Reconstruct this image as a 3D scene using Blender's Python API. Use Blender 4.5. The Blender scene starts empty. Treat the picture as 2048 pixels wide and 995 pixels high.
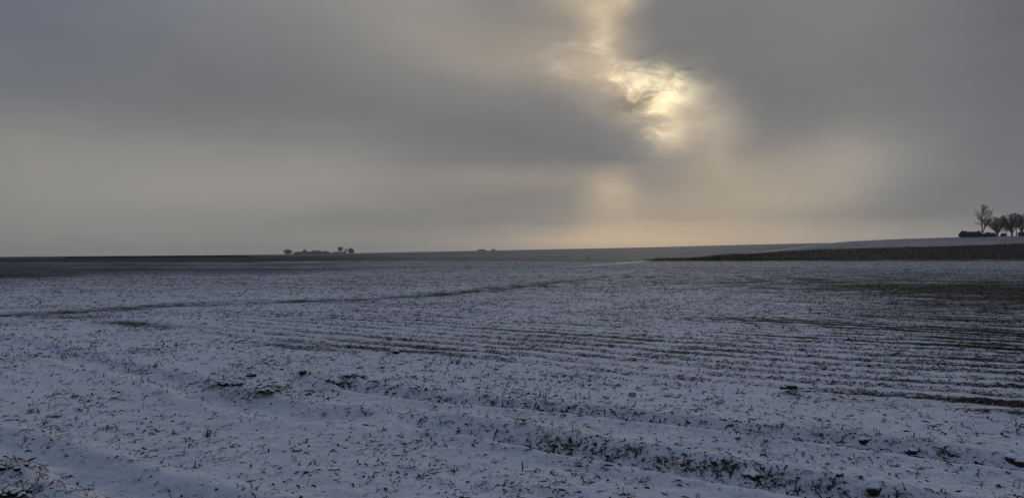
import bpy, math, random
import numpy as np

sc = bpy.context.scene
rad = math.radians

# ------------------------------------------------------------------ camera
F = 1518.0            # focal length in pixels of the 2048 px wide photograph
CX, EY = 1024.0, 508.0
CAM_H = 1.6
cd = bpy.data.cameras.new("camera")
cam = bpy.data.objects.new("camera", cd)
sc.collection.objects.link(cam)
cd.sensor_width = 36.0
cd.lens = F / 2048.0 * 36.0
cd.clip_start = 0.05
cd.clip_end = 20000
cam.location = (0, 0, CAM_H)
cam.rotation_euler = (rad(90) + math.atan((EY - 497.5) / F), 0, 0)
sc.camera = cam

# ------------------------------------------------------------------ view
sc.view_settings.view_transform = 'Standard'
sc.view_settings.look = 'None'
sc.view_settings.exposure = 0.0
sc.view_settings.gamma = 1.0
sc.view_settings.use_curve_mapping = False
sc.cycles.max_bounces = 6
sc.cycles.volume_bounces = 1
sc.cycles.diffuse_bounces = 3
sc.cycles.use_denoising = True

SUN_AZ, SUN_EL = math.atan((1330 - CX) / F), rad(11.6)

# ------------------------------------------------------------------ world sky
def s2l(c):
    c = np.asarray(c, float) / 255.0
    return np.where(c <= 0.04045, c / 12.92, ((c + 0.055) / 1.055) ** 2.4)

SKX = [0, 200, 400, 600, 700, 800, 900, 1000, 1100, 1150, 1200, 1250, 1300, 1350, 1400, 1450, 1500, 1600, 1700, 1800, 1900, 2048]
LUM = {
 0:   [116,120,125,132,136,139,137,131,140,156,166,160,130,123,122,122,123,124,125,121,117,109],
 40:  [115,118,123,130,136,140,140,135,138,148,168,146,126,122,121,121,123,124,124,121,116,109],
 80:  [115,117,120,126,133,140,144,142,143,146,160,144,126,120,119,120,121,123,123,120,116,109],
 120: [115,116,118,121,126,132,139,145,150,156,156,143,126,119,117,118,120,122,122,120,116,109],
 160: [116,116,117,119,122,126,130,136,144,154,158,150,142,134,126,119,118,120,121,120,117,110],
 200: [119,118,118,119,120,122,124,125,127,132,142,148,152,154,145,128,119,119,121,120,118,111],
 240: [128,126,124,121,119,119,118,117,117,119,124,134,146,155,152,143,124,121,127,125,121,113],
 280: [134,134,132,129,125,120,117,115,114,115,117,121,131,148,143,146,130,129,137,132,123,114],
 320: [137,139,139,138,134,127,122,119,117,116,117,119,122,132,142,150,138,141,146,135,123,115],
 360: [137,140,143,142,140,138,137,137,136,139,147,145,134,137,145,152,150,151,151,134,122,115],
 400: [136,140,142,140,136,132,130,129,129,133,152,152,144,144,148,150,153,153,143,127,121,116],
 440: [131,133,133,131,129,128,128,128,132,140,151,153,147,146,148,151,150,146,134,126,122,120],
 480: [133,135,136,136,136,137,141,150,162,168,173,174,173,172,172,172,169,165,155,149,145,142],
}
SKY = {}
for _y, _r in LUM.items():
    SKY[_y] = []
    for _x, _l in zip(SKX, _r):
        _l = 131 + (_l - 131) * 1.14
        k = .17 + .32 * math.exp(-((_x - 1300) / 420.0) ** 2)
        w = max(-.6, (_l - 121) * k * .9) - 6.8 * max(0, 1 - _x / 750) * max(0, 1 - _y / 260) - 2 * max(0, (_x - 1700) / 350)
        SKY[_y].append((_l + w * (.95 if w > 0 else .8), _l + w * .05, _l - w * (1.1 if w > 0 else 1.6)))
ROWY = sorted(SKY)
GRID = np.array([[s2l(c) for c in SKY[y]] for y in ROWY])
def sky_px(px, py):
    py = min(max(py, ROWY[0]), ROWY[-1]); px = min(max(px, 0), 2048)
    j = np.interp(py, ROWY, range(len(ROWY)))
    j0 = min(int(j), len(ROWY) - 2); t = j - j0
    r = GRID[j0] * (1 - t) + GRID[j0 + 1] * t
    return np.array([np.interp(px, SKX, r[:, k]) for k in range(3)])

world = bpy.data.worlds.new("World"); sc.world = world
world.use_nodes = True
nt = world.node_tree; nt.nodes.clear()
N, L = nt.nodes.new, nt.links.new
def math_node(op, a, b=None, c=None, clamp=False):
    n = N('ShaderNodeMath'); n.operation = op; n.use_clamp = clamp
    for i, v in enumerate((a, b, c)):
        if v is None: continue
        if isinstance(v, (int, float)): n.inputs[i].default_value = v
        else: L(v, n.inputs[i])
    return n.outputs[0]
def vec_scale_add(base, col, fac):
    """base + col*fac"""
    m = N('ShaderNodeVectorMath'); m.operation = 'SCALE'
    m.inputs[0].default_value = col; L(fac, m.inputs['Scale'])
    a = N('ShaderNodeVectorMath'); a.operation = 'ADD'
    L(base, a.inputs[0]); L(m.outputs[0], a.inputs[1]); return a.outputs[0]

tc = N('ShaderNodeTexCoord')
sep0 = N('ShaderNodeSeparateXYZ'); L(tc.outputs['Generated'], sep0.inputs[0])
# cloud warp noise (on the direction sphere)
wn = N('ShaderNodeTexNoise'); wn.inputs['Scale'].default_value = 7.0; wn.inputs['Detail'].default_value = 6.0
wn.inputs['Roughness'].default_value = 0.55
mp = N('ShaderNodeMapping'); mp.inputs['Scale'].default_value = (1, 1, 2.6)
L(tc.outputs['Generated'], mp.inputs[0]); L(mp.outputs[0], wn.inputs['Vector'])
wsep = N('ShaderNodeSeparateColor'); L(wn.outputs['Color'], wsep.inputs[0])
az = math_node('ARCTAN2', sep0.outputs[0], sep0.outputs[1])
el = math_node('ARCSINE', sep0.outputs[2])
az_w = math_node('ADD', az, math_node('MULTIPLY', math_node('SUBTRACT', wsep.outputs[0], 0.5), 0.07))
el_w = math_node('ADD', el, math_node('MULTIPLY', math_node('SUBTRACT', wsep.outputs[1], 0.5), 0.032))
az_t = math_node('MULTIPLY_ADD', az_w, 1 / (2 * math.pi), 0.5)      # 0..1 round the horizon
ELS = [math.degrees(math.atan((EY - y) / F)) for y in reversed(ROWY)]
AZS = [math.degrees(math.atan((x - CX) / F)) for x in SKX]
TOPS = [(26, (112,117,129)), (45, (103,111,130)), (88, (97,108,134))]
UP = np.array([1.0, 1.0, 1.0])
cols = []
for e in ELS:
    ramp = N('ShaderNodeValToRGB'); cr = ramp.color_ramp; cr.interpolation = 'CARDINAL'
    stops = [(-180, s2l((108,112,120)))]
    for a in AZS:
        px = CX + F * math.tan(rad(a)); py = EY - F * math.tan(rad(e)) / math.cos(rad(a))
        stops.append((a, sky_px(px, py)))
    stops += [(70, s2l((106,111,118)))]
    stops.insert(1, (-70, s2l((116,120,127))))
    els = cr.elements
    for i, (a, c) in enumerate(stops):
        p = a / 360 + 0.5
        if i < 2: q = els[i]; q.position = p
        else: q = els.new(p)
        q.color = (c[0], c[1], c[2], 1)
    L(az_t, ramp.inputs[0]); cols.append((e, ramp.outputs[0]))
cur = cols[0][1]
def mixc(a, b, f, mode='MIX'):
    m = N('ShaderNodeMix'); m.data_type = 'RGBA'; m.blend_type = mode
    for s, v in ((0, f), (6, a), (7, b)):
        if isinstance(v, (int, float)): m.inputs[s].default_value = v
        elif isinstance(v, tuple): m.inputs[s].default_value = v
        else: L(v, m.inputs[s])
    return m.outputs[2]
def ramp_el(e0, e1):
    mr = N('ShaderNodeMapRange'); mr.interpolation_type = 'LINEAR'
    L(el_w, mr.inputs[0]); mr.inputs[1].default_value = rad(e0); mr.inputs[2].default_value = rad(e1)
    return mr.outputs[0]
for (e0, _), (e1, c1) in zip(cols[:-1], cols[1:]):
    cur = mixc(cur, c1, ramp_el(e0, e1))
pe = ELS[-1]
for e, c in TOPS:
    c = s2l(c); cur = mixc(cur, (c[0], c[1], c[2], 1), ramp_el(pe, e)); pe = e
# soft broad cloud texture over everything
cn = N('ShaderNodeTexNoise'); cn.inputs['Scale'].default_value = 3.2; cn.inputs['Detail'].default_value = 9.0
cn.inputs['Roughness'].default_value = 0.58; cn.inputs['Distortion'].default_value = 0.35
mp2 = N('ShaderNodeMapping'); mp2.inputs['Scale'].default_value = (1, 1, 3.4); mp2.inputs['Location'].default_value = (3.1, 1.7, .4)
L(tc.outputs['Generated'], mp2.inputs[0]); L(mp2.outputs[0], cn.inputs['Vector'])
cfac = math_node('MULTIPLY_ADD', cn.outputs['Fac'], 0.30, 0.85)
sc_n = N('ShaderNodeVectorMath'); sc_n.operation = 'SCALE'; L(cur, sc_n.inputs[0]); L(cfac, sc_n.inputs['Scale'])
cur = sc_n.outputs[0]
# the thin cloud round the hidden sun: torn bright patches
fn = N('ShaderNodeTexNoise'); fn.inputs['Scale'].default_value = 26.0; fn.inputs['Detail'].default_value = 8.0
fn.inputs['Roughness'].default_value = 0.62; fn.inputs['Distortion'].default_value = 0.5
mp3 = N('ShaderNodeMapping'); mp3.inputs['Rotation'].default_value = (0, rad(24), 0); mp3.inputs['Scale'].default_value = (0.7, 1, 1.5)
L(tc.outputs['Generated'], mp3.inputs[0]); L(mp3.outputs[0], fn.inputs['Vector'])
fsep = N('ShaderNodeSeparateColor'); L(fn.outputs['Color'], fsep.inputs[0])
az_f = math_node('ADD', az, math_node('MULTIPLY', math_node('SUBTRACT', fsep.outputs[0], 0.5), 0.08))
el_f = math_node('ADD', el, math_node('MULTIPLY', math_node('SUBTRACT', fsep.outputs[1], 0.5), 0.055))
def blob(px, py, sx, sy, rot, col, amp, fa=None, fe=None):
    """gaussian patch of light, centre/size in degrees-like pixel units of the sky"""
    fa = az_f if fa is None else fa; fe = el_f if fe is None else fe
    a0 = math.atan((px - CX) / F); e0 = math.atan((EY - py) / F * math.cos(a0))
    da = math_node('SUBTRACT', fa, a0); de = math_node('SUBTRACT', fe, e0)
    c, s = math.cos(rad(rot)), math.sin(rad(rot))
    u = math_node('MULTIPLY', math_node('ADD', math_node('MULTIPLY', da, c), math_node('MULTIPLY', de, s)), F / sx)
    v = math_node('MULTIPLY', math_node('SUBTRACT', math_node('MULTIPLY', de, c), math_node('MULTIPLY', da, s)), F / sy)
    q = math_node('ADD', math_node('MULTIPLY', u, u), math_node('MULTIPLY', v, v))
    g = math_node('EXPONENT', math_node('MULTIPLY', q, -1.0))
    return g
glow = [
 (1340, 180, 52, 21, -6,  (1.0, .86, .50), 0.56),
 (1295, 172, 52, 22, -14, (1.0, .80, .44), 0.40),
 (1326, 222, 30, 40, 0,   (1.0, .79, .40), 0.46),
 (1228, 150, 62, 24, -24, (1.0, .76, .44), 0.40),
 (1160, 130, 70, 30, -18, (1.0, .82, .58), 0.09),
 (1205, 100, 26, 46, -22, (1.0, .80, .54), 0.17),
 (1192, 45, 24, 44, 0, (1.0, .80, .56), 0.13),
 (1240, 5, 44, 20, 0, (1.0, .80, .58), 0.10),
 (1338, 262, 38, 30, 0,   (1.0, .84, .52), 0.22),
 (1320, 200, 100, 80, 0,  (1.0, .82, .54), 0.07),
 (1420, 235, 50, 46, 0,  (1.0, .80, .54), 0.07),
]
tmr = N('ShaderNodeMapRange'); L(fn.outputs['Fac'], tmr.inputs[0]); tmr.inputs[1].default_value = .38; tmr.inputs[2].default_value = .62
tmr.inputs[3].default_value = .4; tmr.inputs[4].default_value = 1.55; torn = tmr.outputs[0]
for g in glow:
    f = math_node('MULTIPLY', math_node('MULTIPLY', blob(*g), g[6]), torn)
    cur = vec_scale_add(cur, g[5], f)
f = math_node('MULTIPLY', blob(1232, 384, 46, 22, 0, None, 0, az_w, el_w), 0.09)
cur = vec_scale_add(cur, (1.0, .70, .40), f)
# dark shreds crossing the bright patch
for px, py, sx, sy, rot, amp in ((1296, 207, 42, 7, 8, .34), (1352, 158, 36, 8, 30, .25), (1308, 165, 12, 5, 30, .35), (1265,205,45,14,0,.35)):
    g = math_node('SUBTRACT', 1.0, math_node('MULTIPLY', blob(px, py, sx, sy, rot, None, 0), amp))
    m = N('ShaderNodeVectorMath'); m.operation = 'SCALE'; L(cur, m.inputs[0]); L(g, m.inputs['Scale']); cur = m.outputs[0]

nish = N('ShaderNodeTexSky'); nish.sky_type = 'NISHITA'; nish.sun_disc = False
nish.sun_elevation = SUN_EL; nish.sun_rotation = SUN_AZ
nish.air_density = 1.0; nish.dust_density = 0.6
bgn = N('ShaderNodeBackground'); L(nish.outputs[0], bgn.inputs[0]); bgn.inputs[1].default_value = 0.05
bgc = N('ShaderNodeBackground'); L(cur, bgc.inputs[0]); bgc.inputs[1].default_value = 1.0
mx = N('ShaderNodeMixShader'); mx.inputs[0].default_value = 0.985
L(bgn.outputs[0], mx.inputs[1]); L(bgc.outputs[0], mx.inputs[2])
wo = N('ShaderNodeOutputWorld'); L(mx.outputs[0], wo.inputs[0])
world.cycles.sampling_method = 'MANUAL'; world.cycles.sample_map_resolution = 1024

sd = bpy.data.lights.new("sun", 'SUN'); sd.energy = 0.6; sd.angle = rad(12); sd.color = (1.0, .86, .66)
sun = bpy.data.objects.new("sun", sd); sc.collection.objects.link(sun)
sdir = np.array([math.sin(SUN_AZ) * math.cos(SUN_EL), math.cos(SUN_AZ) * math.cos(SUN_EL), math.sin(SUN_EL)])
from mathutils import Vector, Matrix
sun.rotation_euler = Vector(sdir).to_track_quat('Z', 'Y').to_euler()

# ================================================================== helpers
rng = np.random.default_rng(11)
random.seed(5)
COL = sc.collection

def hash2(ix, iy, seed):
    ix = ix.astype(np.int64); iy = iy.astype(np.int64)
    h = (ix * 374761393 + iy * 668265263 + seed * 974634777) & 0xFFFFFFFF
    h = ((h ^ (h >> 13)) * 1274126177) & 0xFFFFFFFF
    h = (h ^ (h >> 16)) & 0xFFFFFFFF
    return h / 4294967295.0
def vnoise(x, y, seed=0):
    x0 = np.floor(x); y0 = np.floor(y); fx = x - x0; fy = y - y0
    fx = fx * fx * fx * (fx * (fx * 6 - 15) + 10); fy = fy * fy * fy * (fy * (fy * 6 - 15) + 10)
    a = hash2(x0, y0, seed); b = hash2(x0 + 1, y0, seed); c = hash2(x0, y0 + 1, seed); d = hash2(x0 + 1, y0 + 1, seed)
    return (a + (b - a) * fx) * (1 - fy) + (c + (d - c) * fx) * fy
def fbm(x, y, wl, oct=4, seed=0, gain=.5):
    """-1..1, first wavelength wl metres"""
    s = 0; a = 1.0; t = 0; f = 1.0 / wl
    for o in range(oct):
        c, n = math.cos(o * 1.3 + seed), math.sin(o * 1.3 + seed)
        s = s + a * (vnoise((x * c - y * n) * f + 17.3 * o, (x * n + y * c) * f - 9.1 * o, seed * 31 + o) * 2 - 1)
        t += a; a *= gain; f *= 2.03
    return s / t
def sstep(a, b, x):
    t = np.clip((x - a) / (b - a), 0, 1); return t * t * (3 - 2 * t)
def gpos(px, py, z=0.0):
    """pixel of the photograph -> point on the field at height z"""
    Y = (CAM_H - z) * F / (py - EY); return Y * (px - CX) / F, Y
def mesh_np(name, verts, faces, mats, parent=None, smooth=True, mat_idx=None, attrs=None):
    """verts (n,3); faces = (m,k) array"""
    me = bpy.data.meshes.new(name)
    verts = np.asarray(verts, np.float32); faces = np.asarray(faces, np.int32)
    k = faces.shape[1]
    me.vertices.add(len(verts)); me.vertices.foreach_set('co', verts.ravel())
    me.loops.add(faces.size); me.loops.foreach_set('vertex_index', faces.ravel())
    me.polygons.add(len(faces)); me.polygons.foreach_set('loop_start', np.arange(0, faces.size, k, dtype=np.int32))
    me.polygons.foreach_set('loop_total', np.full(len(faces), k, np.int32))
    me.polygons.foreach_set('use_smooth', np.full(len(faces), smooth, bool))
    for m in mats: me.materials.append(m)
    if mat_idx is not None: me.polygons.foreach_set('material_index', np.asarray(mat_idx, np.int32))
    for nme, arr in (attrs or {}).items():
        a = me.attributes.new(nme, 'FLOAT', 'POINT'); a.data.foreach_set('value', np.asarray(arr, np.float32))
    me.update(); me.validate()
    o = bpy.data.objects.new(name, me); COL.objects.link(o)
    if parent is not None: o.parent = parent
    return o
def tag(o, label=None, cat=None, group=None, kind=None):
    if label: o['label'] = label
    if cat: o['category'] = cat
    if group: o['group'] = group
    if kind: o['kind'] = kind
    return o
def empty(name, loc, rz=0):
    o = bpy.data.objects.new(name, None); COL.objects.link(o); o.location = loc; o.rotation_euler = (0, 0, rz); return o

# ------------------------------------------------------------------ polylines of the field
def poly_px(pts): return np.array([gpos(*p) for p in pts])
def poly_dist(x, y, P):
    """distance, signed side (+ = far from camera side), parameter 0..1 along"""
    best = np.full(x.shape, 1e9); side = np.zeros(x.shape); par = np.zeros(x.shape)
    seg = np.hypot(*(P[1:] - P[:-1]).T); cum = np.concatenate([[0], np.cumsum(seg)]); tot = cum[-1]
    for i in range(len(P) - 1):
        a, b = P[i], P[i + 1]; d = b - a; l2 = d @ d
        t = np.clip(((x - a[0]) * d[0] + (y - a[1]) * d[1]) / l2, 0, 1)
        qx, qy = x - a[0] - t * d[0], y - a[1] - t * d[1]
        dd = np.hypot(qx, qy); m = dd < best
        best = np.where(m, dd, best)
        side = np.where(m, np.sign(d[0] * qy - d[1] * qx), side)
        par = np.where(m, (cum[i] + t * seg[i]) / tot, par)
    return best, side, par
RUT_A = poly_px([(560,745),(700,772),(900,802),(1200,824),(1400,846),(1700,880),(2048,925),(2300,960)])
RUT_B = poly_px([(800,838),(1000,868),(1200,900),(1500,948),(1800,1000),(2048,1050),(2300,1100)])
RUT_C = poly_px([(-120,850),(60,905),(170,950),(300,990),(500,1035),(700,1080)])
RUT_D = poly_px([(-60,668),(60,690),(180,722),(330,752),(470,800),(600,828),(800,845)])
TRACK = poly_px([(-250,648),(0,632),(150,624),(300,614),(600,603),(870,590),(1000,578),(1120,563),(1260,546)])
TRACK2 = poly_px([(-250,664),(0,645),(150,634),(320,620),(420,612)])
HEAPS = [(455,770,.22,.055),(535,785,.20,.045),(608,752,.08,.04),(668,775,.13,.05),(702,760,.18,.05),
         (0,960,.30,.07),(60,1000,.22,.05),(1577,782,.10,.035),(880,660,.1,.02),(1500,955,.14,.03)]
HP = [(gpos(a, b) + (s, h)) for a, b, s, h in HEAPS]
RD = np.array([1.0, -0.62]); RD /= np.hypot(*RD)          # sowing direction
RN = np.array([-RD[1], RD[0]])

def row_coord(x, y):
    w = fbm(x, y, 9.0, 2, 41) * 0.5 + .05 * fbm(x, y, 1.1, 3, 42)
    return x * RN[0] + y * RN[1] + w, x * RD[0] + y * RD[1]

def band_rows(x, y):
    r = np.hypot(x, y)
    px = CX + F * x / np.maximum(y, .5)
    e = y + .62 * x - 10.5 + .7 * fbm(x, y, 2.5, 3, 8) + .5 * fbm(x, y, .8, 3, 88)
    b = sstep(-.5, 1.3, e) * (1 - .35 * sstep(15, 30, r)) * (1 - sstep(40, 120, r)) * (y > 0)
    d, side, par = poly_dist(x, y, TRACK)
    b = b * np.where(side > 0, sstep(.9, .2, d), 1.0)
    return b * sstep(-8.5, -5.0, x)

def far_edge(x, y):
    """>0 beyond the edge where the green cereals poke through the snow (left)"""
    pts = np.array([gpos(0, 564), gpos(600, 545), gpos(1100, 532)])
    a, b = pts[0], pts[2]
    d = b - a; n = np.array([-d[1], d[0]]) / np.hypot(*d)
    return (x - a[0]) * n[0] + (y - a[1]) * n[1] + 1.5 * fbm(x, y, 8, 3, 77)

def base_z(x, y):
    """long-range terrain, metres"""
    r = np.hypot(x, y) + 1e-6
    a = np.arctan2(x, y); ac = np.clip(a, rad(-38), rad(38)); ca = np.cos(ac)
    px = CX + F * np.tan(ac)
    yf = np.interp(px, [0, 300, 560, 720, 900, 1100, 1300, 1500, 1640, 1800, 2048], [513, 511, 508.4, 505.5, 502, 498, 494, 488.6, 485.5, 484, 484])
    zf = CAM_H + 1400 * (EY - yf) * ca / F
    t = (r - 190) / 1210.0
    S = np.where(t < 0, 0, np.where(t < .08, t * t / .16, t - .04)) / .96
    S = np.minimum(S, 1.0)
    back = sstep(rad(75), rad(50), np.abs(a))
    z = zf * S * back
    z = z - 0.45 * np.exp(-((r - 420) / 160) ** 2) * sstep(700, 300, px) * back
    z = np.where(r > 1400, z - np.minimum(r - 1400, 500) * 0.008, z)
    yn = np.interp(px, [1180, 1290, 1480, 1560, 1640, 1700, 1800, 1930, 2048, 2200], [560, 524, 509, 498, 487.5, 482.3, 477.8, 473.6, 471.5, 470])
    zn = CAM_H + 400 * (EY - yn) * ca / F
    t2 = np.clip((r - 205) / 195.0, 0, 1); t2 = np.where(t2 < .15, t2 * t2 / .3, t2 - .075) / .925
    znear = np.where(zn > 0, zn * t2, zn) - np.maximum(r - 400, 0) * 0.03
    znear = znear * back - (1 - back) * 5
    k = 0.35
    m = np.maximum(z, znear); d = np.abs(z - znear)
    blend = k * np.exp(-d / k) * 0.5 * sstep(210, 260, r)
    return m + blend + 0.25 * fbm(x, y, 140, 2, 3) * sstep(60, 300, r) * sstep(1200, 300, r) * .5

def relief(x, y):
    r = np.hypot(x, y)
    h = 0.035 * fbm(x, y, 3.2, 3, 1)
    near = sstep(90, 20, r)
    h = h + near * 0.016 * fbm(x, y, 0.45, 3, 2)
    l = fbm(x, y, 0.17, 2, 5)
    h = h + near * sstep(40, 10, r) * (0.013 * np.maximum(l, -.2) + .0042 * fbm(x, y, .075, 2, 6))
    c, s = row_coord(x, y)
    rows = band_rows(x, y)
    h = h + rows * 0.012 * np.sin(c * 2 * math.pi / 0.62) * (0.6 + 0.4 * fbm(s, c, 2.0, 2, 9))
    for P, dep, w in ((RUT_A, .075, .21), (RUT_B, .115, .24), (RUT_C, .06, .22), (RUT_D, .05, .26)):
        d, side, par = poly_dist(x, y, P)
        d = d + 0.06 * fbm(x, y, .8, 4, 12)
        ends = sstep(0, .12, par) * sstep(1.0, .93, par)
        dd = d / w
        prof = -dep * np.exp(-(dd ** 4)) + 0.32 * dep * np.exp(-((dd - 1.55) / .5) ** 2)
        h = h + prof * ends
    for P in (TRACK,):
        d, side, par = poly_dist(x, y, P)
        h = h - .03 * np.exp(-(d / .4) ** 2) + .03 * np.exp(-((d - .8) / .3) ** 2)
    for hx, hy, s_, hh in HP:
        q = ((x - hx) ** 2 + ((y - hy) * .8) ** 2) / s_ ** 2
        h = h + 1.3 * hh * np.exp(-q) * (1 + .6 * fbm(x, y, .12, 2, 14))
    # low broken bank at the foot of the weed strip, right
    px = CX + F * x / np.maximum(y, 1)
    bank = np.exp(-((y - 176 - 3 * fbm(x, y, 15, 2, 22)) / 3.5) ** 2) * sstep(1480, 1720, px) * (y > 0)
    h = h + bank * (.25 + .28 * fbm(x, y, 4, 3, 23))
    bank2 = np.exp(-((y - 158) / 2.0) ** 2) * sstep(1250, 1000, px) * (y > 0)
    h = h + bank2 * .12
    return h * sstep(0.3, 2.0, r)

def soil_cover(x, y):
    """share of dark ground (no snow) 0..1 and its kind 0 dark soil .. 1 straw .. -1 green crop"""
    r = np.hypot(x, y); px = CX + F * x / np.maximum(y, .5)
    front = y > 0
    S = 0.20 + 0.07 * fbm(x, y, 1.5, 3, 31) + 0.22 * sstep(12, 45, r) + .08 * sstep(35, 120, r) + .12 * sstep(1200, 1900, px) * sstep(12, 40, r) * sstep(100, 50, r)
    kind = np.zeros_like(S)
    c, s = row_coord(x, y); rows = band_rows(x, y)
    line = 0.5 + 0.5 * np.sin(c * 2 * math.pi / 0.62 + 2.4)
    patch = sstep(-.25, .45, fbm(s * .35, c * 1.6, 1.7, 4, 33))
    rk = np.floor(c / .62 + .25); line = line * (.45 + .75 * hash2(rk, rk * 0 + 3, 7)) * (.8 + .45 * fbm(s, c * 3, 5, 2, 46))
    line2 = 0.5 + 0.5 * np.sin(c * 2 * math.pi / 0.207 + .4)
    S = S + rows * (.7 * line ** 2 + .3 * line2 * (r < 22)) * (0.33 + 0.50 * patch * (.75 + .5 * fbm(x, y, .35, 2, 45)))
    kind = kind + rows * .8 * sstep(1700, 1300, px)
    # darker ground towards the right edge
    rt = sstep(1450, 2100, px + 160 * fbm(x, y, 3, 3, 35)) * sstep(9.6, 11.5, y + .62 * x) * sstep(44, 30, y) * front
    S = S + rt * (.24 + rows * .14 * (2 * line - 1) + .16 * fbm(x, y, 1.2, 3, 36))
    gx, gy = gpos(1880, 577)
    bl = np.exp(-((x - gx) / 7.0) ** 2 - ((y - gy - (x - gx) * -.5) / 6.0) ** 2)
    S = S + bl * (.13 + .22 * fbm(x, y, 2.5, 4, 48)); kind = kind * (1 - bl)
    # the tyre track
    for P, w, a in ((TRACK, .95, .36), (TRACK2, .7, .40)):
        d, side, par = poly_dist(x, y, P)
        S = S + a * np.exp(-(d / w) ** 2) * sstep(.85, .25, par) * (.8 + .8 * fbm(x, y, 1.1, 4, 37))
        kind = np.maximum(kind, .7 * np.exp(-(d / w) ** 2))
    # wind-bared patches left of centre
    for (a, b, wx, wy, am) in ((330, 650, 1.6, 1.0, .18), (600, 690, 1.4, .35, .22), (250, 645, 1.5, .5, .25)):
        qx, qy = gpos(a, b)
        S = S + am * np.exp(-((x - qx) / wx) ** 2 - ((y - qy + .6 * (x - qx)) / wy) ** 2) * (1 + .6 * fbm(x, y, .6, 3, 38))
    # rut walls and heaps: soil shows on the steep sides
    for P, w in ((RUT_A, .21), (RUT_B, .24)):
        d, side, par = poly_dist(x, y, P)
        S = S + .02 * np.exp(-((d - w) / .08) ** 2) * (side > 0) * sstep(.1, .4, par)
    for hx, hy, s_, hh in HP:
        S = S + .22 * np.exp(-((x - hx) ** 2 + (y - hy) ** 2) / s_ ** 2)
    # cereal field far left: mostly bare and green
    fe = far_edge(x, y)
    cer = sstep(-7, 16, fe) * sstep(1300, 950, px) * sstep(25, 35, y) * sstep(900, 700, px + 300 * sstep(0, 900, px)) 
    cer = np.maximum(cer, sstep(-7, 16, fe) * sstep(25, 35, y) * sstep(1150, 500, px))
    cer = cer * front
    S = np.where(cer > 0, S * (1 - cer) + cer * (.64 + .12 * fbm(x, y, 12, 3, 39) - .10 * sstep(0, 900, px)), S)
    kind = kind * (1 - cer) - cer
    # land beyond
    far = sstep(150, 175, y) * front
    S = S * (1 - far) + far * (.60 + .05 * fbm(x, y, 60, 3, 40) + .03 * fbm(x, y, 9, 3, 44))
    nh = far * sstep(1300, 1600, px) * sstep(420, 400, r); S = S - .05 * nh
    left = far * sstep(900, 300, px)
    S = S + left * (.10 + .20 * sstep(620, 380, r))
    kind = kind * (1 - far) - far * .7
    edge = .7 * np.exp(-((y - 158) / 1.3) ** 2) * sstep(500, 650, px) * sstep(1250, 1000, px) * front
    S = S * (1 - edge) + .04 * edge
    edge = np.exp(-((y - 166) / 3.5) ** 2) * sstep(200, 600, px) * front
    S = np.maximum(S, .7 * edge * sstep(1290, 1150, px))
    # dark weed strip on the right
    ws = weed_mask(x, y)
    S = S * (1 - ws) + ws * 1.3
    kind = kind * (1 - ws)
    bank = np.exp(-((y - 175.5 - 3 * fbm(x, y, 15, 2, 22)) / 3.0) ** 2) * sstep(1500, 1720, px) * front
    S = S + bank * (.28 + .5 * fbm(x, y, 5, 3, 24))
    return np.clip(S, 0, 1.3), kind
def weed_mask(x, y):
    r = np.hypot(x, y); px = CX + F * x / np.maximum(y, 1)
    r0 = np.interp(px, [1290, 1500, 1700, 2048, 2300], [182, 186, 215, 222, 226])
    r1 = np.interp(px, [1280, 1300, 1400, 1470, 1540, 1600, 1700, 1900, 2048, 2300], [180, 200, 262, 350, 340, 316, 300, 304, 316, 322])
    n = 3 * fbm(x, y, 12, 3, 51)
    return sstep(r0 - 1, r0 + 1.5, r + n * .5) * sstep(r1 + 2, r1 - 2, r + n) * (px > 1285) * (y > 0)

def H(x, y): return base_z(x, y) + relief(x, y)

# ================================================================== materials
def new_mat(name):
    m = bpy.data.materials.new(name); m.use_nodes = True
    t = m.node_tree; t.nodes.clear()
    out = t.nodes.new('ShaderNodeOutputMaterial'); b = t.nodes.new('ShaderNodeBsdfPrincipled')
    b.inputs['Roughness'].default_value = .9; b.inputs['Specular IOR Level'].default_value = .03
    t.links.new(b.outputs[0], out.inputs[0]); return m, t, b
SNOW = (.76, .81, .89, 1)
def tex_noise(t, scale, detail=5, rough=.6, vec=None, mscale=None):
    n = t.nodes.new('ShaderNodeTexNoise'); n.inputs['Scale'].default_value = scale
    n.inputs['Detail'].default_value = detail; n.inputs['Roughness'].default_value = rough
    tcn = t.nodes.new('ShaderNodeTexCoord'); src = tcn.outputs['Object']
    if mscale:
        m = t.nodes.new('ShaderNodeMapping'); m.inputs['Scale'].default_value = mscale; m.inputs['Rotation'].default_value = (0, 0, math.atan2(RD[1], RD[0]) * -1 if mscale[0] != mscale[1] else 0)
        t.links.new(src, m.inputs[0]); src = m.outputs[0]
    t.links.new(src, n.inputs['Vector']); return n.outputs['Fac']
def tmath(t, op, a, b=None, c=None):
    n = t.nodes.new('ShaderNodeMath'); n.operation = op
    for i, v in enumerate((a, b, c)):
        if v is None: continue
        if isinstance(v, (int, float)): n.inputs[i].default_value = v
        else: t.links.new(v, n.inputs[i])
    return n.outputs[0]
def tmix(t, f, a, b):
    n = t.nodes.new('ShaderNodeMix'); n.data_type = 'RGBA'
    for s, v in ((0, f), (6, a), (7, b)):
        if isinstance(v, (int, float)): n.inputs[s].default_value = v
        elif isinstance(v, tuple): n.inputs[s].default_value = v
        else: t.links.new(v, n.inputs[s])
    return n.outputs[2]
def tramp(t, v, a, b):
    n = t.nodes.new('ShaderNodeMapRange'); n.interpolation_type = 'SMOOTHSTEP'
    t.links.new(v, n.inputs[0]); n.inputs[1].default_value = a; n.inputs[2].default_value = b; return n.outputs[0]

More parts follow.
